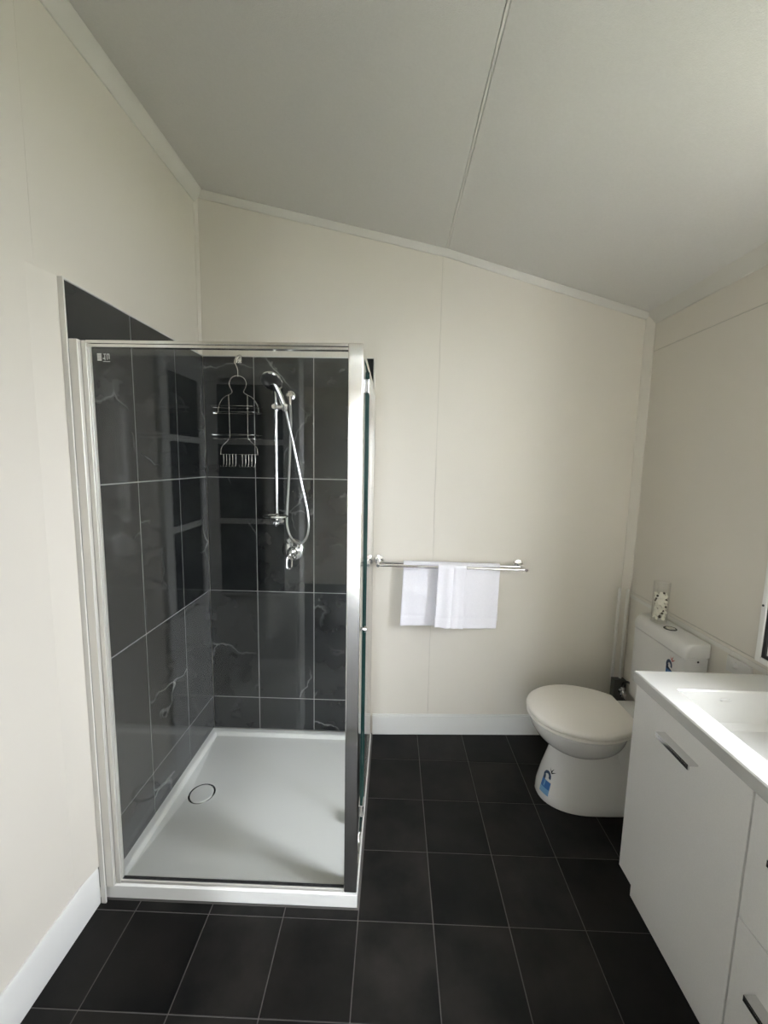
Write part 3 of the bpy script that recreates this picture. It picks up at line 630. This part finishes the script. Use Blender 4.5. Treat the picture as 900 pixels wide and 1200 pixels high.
for s in (-1, 1):
    pts = [(bx_ + s * 0.001 + s * 0.0185 * math.cos(a_), by_ + 0.0185 * math.sin(a_)) for a_ in [(-PI / 2 + PI * k / 14) for k in range(15)]]
    loft(bm, [[(x, y, 0.8215) for x, y in pts], [(x, y, 0.8250) for x, y in pts]])
link('flush_button', bm, M_CHROME, wc)
LA('inlet_plug', [(0.0042, 0), (0.0042, 0.0012), (0, 0.0012)], (2.216, CY0 + 0.0022, 0.748), (0, -1, 0), M_BLACK, wc, 14)
link('embossed_line', boxes((2.196, 2.238, CY0 + 0.0008, CY0 + 0.0024, 0.7385, 0.7400)), M_PLAST, wc)
# water-rating stickers: print laid on the curved china and on the cistern front
def sticker(par, rows, to_pt):
    """rows: list of (name, material, outline in label units)"""
    first = None
    for nm, m_, polys in rows:
        bm = new()
        for poly in polys:
            vs = [bm.verts.new(to_pt(u, v)) for u, v in poly]
            if len(vs) >= 3: bm.faces.new(vs)
        o = bm
        bmesh.ops.triangulate(bm, faces=bm.faces)
        ob = link(nm, bm, m_, par if first is None else first, smooth=False)
        first = first or ob
    return first
def arc(cx_, cy_, r, a0, a1, n=14): return [(cx_ + r * math.cos(a0 + (a1 - a0) * k / n), cy_ + r * math.sin(a0 + (a1 - a0) * k / n)) for k in range(n + 1)]
def band(cx_, cy_, r0, r1, a0, a1, n=10):
    q = []
    for k in range(n):
        b0 = a0 + (a1 - a0) * k / n; b1 = a0 + (a1 - a0) * (k + 1) / n
        q.append([(cx_ + r * math.cos(b), cy_ + r * math.sin(b)) for r, b in ((r0, b0), (r1, b0), (r1, b1), (r0, b1))])
    return q
def grid(u0, u1, v0, v1, n=4, m=5):
    q = []
    for i in range(n):
        for j in range(m):
            a0, a1 = u0 + (u1 - u0) * i / n, u0 + (u1 - u0) * (i + 1) / n; b0, b1 = v0 + (v1 - v0) * j / m, v0 + (v1 - v0) * (j + 1) / m
            q.append([(a0, b0), (a1, b0), (a1, b1), (a0, b1)])
    return q
LABEL = [('wave_print', M_BLUE, grid(0, 1, 0.35, 1.0)), ('panel_print', M_LBLUE, grid(0, 1, -0.15, 0.35)),
         ('swirl_print', M_NAVY, band(0.42, 1.35, 0.22, 0.46, -0.3, PI * 1.05) + grid(0.0, 0.30, 0.98, 1.38, 2, 2) + [[(0.0, 1.0), (1.0, 1.0), (0.25, 1.22)]]),
         ('streak_print', M_LBLUE, grid(0.30, 0.42, 0.45, 0.95, 1, 3)),
         ('bird_print', M_RED, [[(0.45, 2.15), (0.72, 1.95), (0.66, 1.90)], [(0.66, 1.90), (0.95, 2.25), (0.80, 1.86)], [(0.80, 1.86), (1.25, 2.05), (0.86, 1.76)], [(0.66, 1.92), (0.88, 1.84), (0.78, 1.72)]])]
LABEL2 = [(n_, (M_BLACK if n_ == 'bird_print' else m_), q) for n_, m_, q in LABEL]
def on_pan(u, v):
    # label sits on the front-left quarter of the pedestal, facing the doorway side of the bowl's nose
    ang = PI + 0.13 + 0.26 * u; z = 0.042 + 0.053 * v
    d = Vector((math.cos(ang), math.sin(ang), 0)); org = Vector((1.87, TY, z)) + d * 0.5
    h = pan_bvh.ray_cast(org, -d)
    return h[0] + d * 0.0009
sticker(wc, LABEL2, on_pan)
def on_cistern(u, v): return Vector((CX0 + 0.0012, -0.388 - 0.042 * u, 0.622 + 0.055 * v))
sticker(wc, LABEL, on_cistern)

# pipes and stop valve beside the cistern
wp = thing('stop_valve', (2.235, 0.07, 0.30), 'chrome stop valve on a dark backing box in the corner behind the toilet', 'valve')
link('backing_box', boxes((2.196, 2.262, 0.060, 0.098, 0.22, 0.37)), mat('dark_grey_box', (0.10, 0.10, 0.095), 0.5), wp, bevel=0.003)
bm = new(); lathe(bm, [(0.016, 0), (0.016, 0.010), (0.010, 0.014), (0.010, 0.030), (0.017, 0.034), (0.017, 0.050), (0.012, 0.056), (0, 0.056)], (2.236, 0.060, 0.315), (-0.25, -1, 0), 20)
lathe(bm, [(0.012, 0), (0.012, 0.02), (0.008, 0.025), (0, 0.025)], (2.228, 0.034, 0.322), (0, 0, 1), 16); link('valve_body', bm, M_CHROME, wp)
T('tap_handle', [(2.208, 0.012, 0.335), (2.226, 0.006, 0.300), (2.244, 0.010, 0.270)], [0.006, 0.008, 0.006], M_CHROME, wp, seg=12, smooth=3)
T('braided_hose', [(2.228, 0.034, 0.345), (2.230, 0.030, 0.372), (2.236, 0.0, 0.392), (2.240, -0.06, 0.398), (2.240, -0.135, 0.415)], 0.006, M_DARKCHR, wp, smooth=5)
PG = 'white pipes in the right back corner'
for k, (x, y) in enumerate(((2.206, 0.106), (2.240, 0.088))):
    o = link('water_pipe', (lambda b: (tube(b, [(x, y, 0.365), (x, y, 0.86), (x + 0.004, y + 0.004, 0.875)], 0.0075, 14), b)[1])(new()), M_TRIM)
    tag(o, ['thin white upright pipe nearer the back wall, above the stop valve', 'thin white upright pipe nearer the cistern, above the stop valve'][k], 'pipe', PG)

# small wall plate with knob
wpl = thing('wall_plate', (XR, -0.61, 0.80), 'small white wall plate with a round knob between cistern and mirror', 'wall plate')
link('plate', boxes((XR - 0.010, XR - 0.0005, -0.672, -0.566, 0.765, 0.8255)), M_PLAST, wpl, bevel=0.003)
LA('knob', [(0.014, 0), (0.014, 0.004), (0.010, 0.012), (0, 0.014)], (XR - 0.010, -0.604, 0.801), (-1, 0, 0), M_PLAST, wpl, 20)

# vase on the cistern
VX, VY, VZ = 2.2005, -0.240, 0.8235
va = thing('glass_vase', (VX, VY, VZ), 'tall clear glass cylinder vase standing on the toilet cistern', 'vase')
LA('glass_body', [(0.0, 0.0), (0.031, 0.0), (0.033, 0.003), (0.033, 0.188), (0.032, 0.190), (0.0305, 0.188), (0.0305, 0.008), (0.0, 0.006)], (VX, VY, VZ), (0, 0, 1), M_VGLASS, va, 32)
bm = new(); rv = random.Random(5)
bs = new()
for k in range(64):
    t = k / 64; a_ = k * 2.4; rr = 0.019 * math.sqrt(rv.uniform(0.3, 1)); c = Vector((VX + rr * math.cos(a_), VY + rr * math.sin(a_), VZ + 0.018 + t * 0.118))
    nrm = Vector((math.cos(a_), math.sin(a_), rv.uniform(-0.7, 0.7))).normalized(); q = nrm.to_track_quat('Z', 'Y') @ Matrix.Rotation(rv.uniform(0, 6), 3, 'Z').to_quaternion()
    s = rv.uniform(0.008, 0.0125)
    if k % 4 == 3:
        bmesh.ops.create_icosphere(bs, subdivisions=1, radius=s * 0.55, matrix=Matrix.Translation(c + nrm * 0.005))
    else:                                        # a curled petal
        rows = []
        for i in range(4):
            u = (i / 3 - 0.5) * 2; row = []
            for j in range(4):
                v = (j / 3 - 0.5) * 2 * (1 - 0.55 * u * u); row.append(bm.verts.new(c + q @ Vector((u * s, v * s * 0.8, (u * u + v * v * 0.6) * s * 0.6))))
            rows.append(row)
        for i in range(3):
            for j in range(3): bm.faces.new((rows[i][j], rows[i + 1][j], rows[i + 1][j + 1], rows[i][j + 1]))
fill = link('potpourri', bm, M_PETAL, kind='stuff'); so = fill.modifiers.new('t', 'SOLIDIFY'); so.thickness = 0.0009
tag(fill, 'cream dried petals filling the glass vase on the cistern', 'potpourri')
WLOC[fill.name] = Vector((0, 0, 0))
link('seed_pods', bs, M_SEED, fill, kind='stuff')

# ================================================================== VANITY
VXF, VY0, VY1 = 1.800, -1.665, -0.765
GAP = -1.224
M_PULL = mat('chrome_pull', (0.68, 0.68, 0.68), 0.10, 1.0)
vc = thing('vanity_cabinet', (2.03, -1.2, 0), 'white laminate vanity cabinet with a door and drawers under the basin top', 'cabinet')
link('carcass', boxes((VXF + 0.019, XR - 0.002, VY0 + 0.002, VY0 + 0.018, 0.117, 0.806), (VXF + 0.019, XR - 0.002, VY1 - 0.018, VY1 - 0.002, 0.117, 0.806), (VXF + 0.019, XR - 0.002, VY0 + 0.018, VY1 - 0.018, 0.117, 0.133), (XR - 0.010, XR - 0.002, VY0 + 0.018, VY1 - 0.018, 0.133, 0.80), (VXF + 0.019, XR - 0.06, GAP - 0.008, GAP + 0.008, 0.133, 0.69)), M_CAB, vc, bevel=0.001)
link('kickboard', boxes((1.845, XR - 0.01, VY0 + 0.004, VY1 - 0.006, 0.0, 0.116)), M_CAB, vc, bevel=0.001)
dr_ = link('door', boxes((VXF, VXF + 0.018, GAP + 0.0025, VY1, 0.117, 0.804)), M_CAB, vc, bevel=0.0012)
def handle(par, y0, y1, z, name='handle'):
    bm = new(); x0 = VXF - 0.026; h = 0.0055
    box(bm, x0, x0 + 0.007, y0, y1, z - h, z + h)
    box(bm, x0 + 0.007, VXF, y1 - 0.009, y1, z - h, z + h); box(bm, x0 + 0.007, VXF, y0, y0 + 0.009, z - h, z + h)
    return link(name, bm, M_CHROME, par, bevel=0.0008)
def handle2(par, y0, y1, z):
    bm = new(); x0 = VXF - 0.028
    box(bm, x0, VXF, y0, y1, z + 0.004, z + 0.009); box(bm, x0, x0 + 0.005, y0, y1, z - 0.007, z + 0.004)
    o = link('handle', bm, M_PULL, par, bevel=0.0008)
    return o
handle2(dr_, -1.060, -0.921, 0.728)
dtop = link('drawer', boxes((VXF, VXF + 0.018, VY0, GAP - 0.0025, 0.4835, 0.804)), M_CAB, vc, bevel=0.0012)
handle2(dtop, -1.60, -1.30, 0.700)
dlow = link('drawer', boxes((VXF, VXF + 0.018, VY0, GAP - 0.0025, 0.117, 0.4805)), M_CAB, vc, bevel=0.0012)
handle2(dlow, -1.46, -1.292, 0.352)

vt = thing('vanity_basin', (2.03, -1.2, 0.81), 'glossy white moulded basin top with rectangular bowl on the vanity cabinet', 'basin')
TX0, TX1, TY0, TY1, TZ0, TZ1 = 1.793, XR - 0.001, -1.672, -0.752, 0.808, 0.845
QX0, QX1, QY0, QY1 = 1.862, 2.185, -1.53, -0.866
bm = new()
def q4(x0, x1, y0, y1, z): return [bm.verts.new(p) for p in ((x0, y0, z), (x1, y0, z), (x1, y1, z), (x0, y1, z))]
e = 0.004
seq = [q4(TX0, TX1, TY0, TY1, TZ0), q4(TX0, TX1, TY0, TY1, TZ1 - e), q4(TX0 + e, TX1, TY0 + e, TY1 - e, TZ1), q4(QX0, QX1, QY0, QY1, TZ1), q4(QX0 + 0.003, QX1 - 0.003, QY0 + 0.003, QY1 - 0.003, TZ1 - 0.004),
       q4(QX0 + 0.018, QX1 - 0.018, QY0 + 0.02, QY1 - 0.02, TZ1 - 0.095), q4(QX0 + 0.030, QX1 - 0.030, QY0 + 0.035, QY1 - 0.035, TZ1 - 0.112), q4(1.98, 2.05, -1.25, -1.18, TZ1 - 0.125)]
for a_, b_ in zip(seq, seq[1:]):
    for k in range(4): bm.faces.new((a_[k], a_[(k + 1) % 4], b_[(k + 1) % 4], b_[k]))
bm.faces.new(seq[-1])
sq = seq[0]; lo = q4(QX0 - 0.01, QX1 + 0.01, QY0 - 0.01, QY1 + 0.01, TZ0); l2 = q4(QX0 + 0.02, QX1 - 0.02, QY0 + 0.02, QY1 - 0.02, TZ1 - 0.132)
for a_, b_ in ((lo, sq), (l2, lo)):
    for k in range(4): bm.faces.new((a_[k], a_[(k + 1) % 4], b_[(k + 1) % 4], b_[k]))
bm.faces.new(l2)
link('basin_slab', bm, M_BENCH, vt, angle=25)
bm = new(); rings = []
for s, h in ((1, 0), (1, 0.002), (0.85, 0.004), (0.1, 0.0045)):
    rings.append([(2.008 + 0.018 * s * math.cos(2 * PI * k / 24), QY1 - 0.0085 - h, 0.818 + 0.0055 * s * math.sin(2 * PI * k / 24)) for k in range(24)])
loft(bm, rings); link('overflow_cap', bm, M_BENCH, vt)
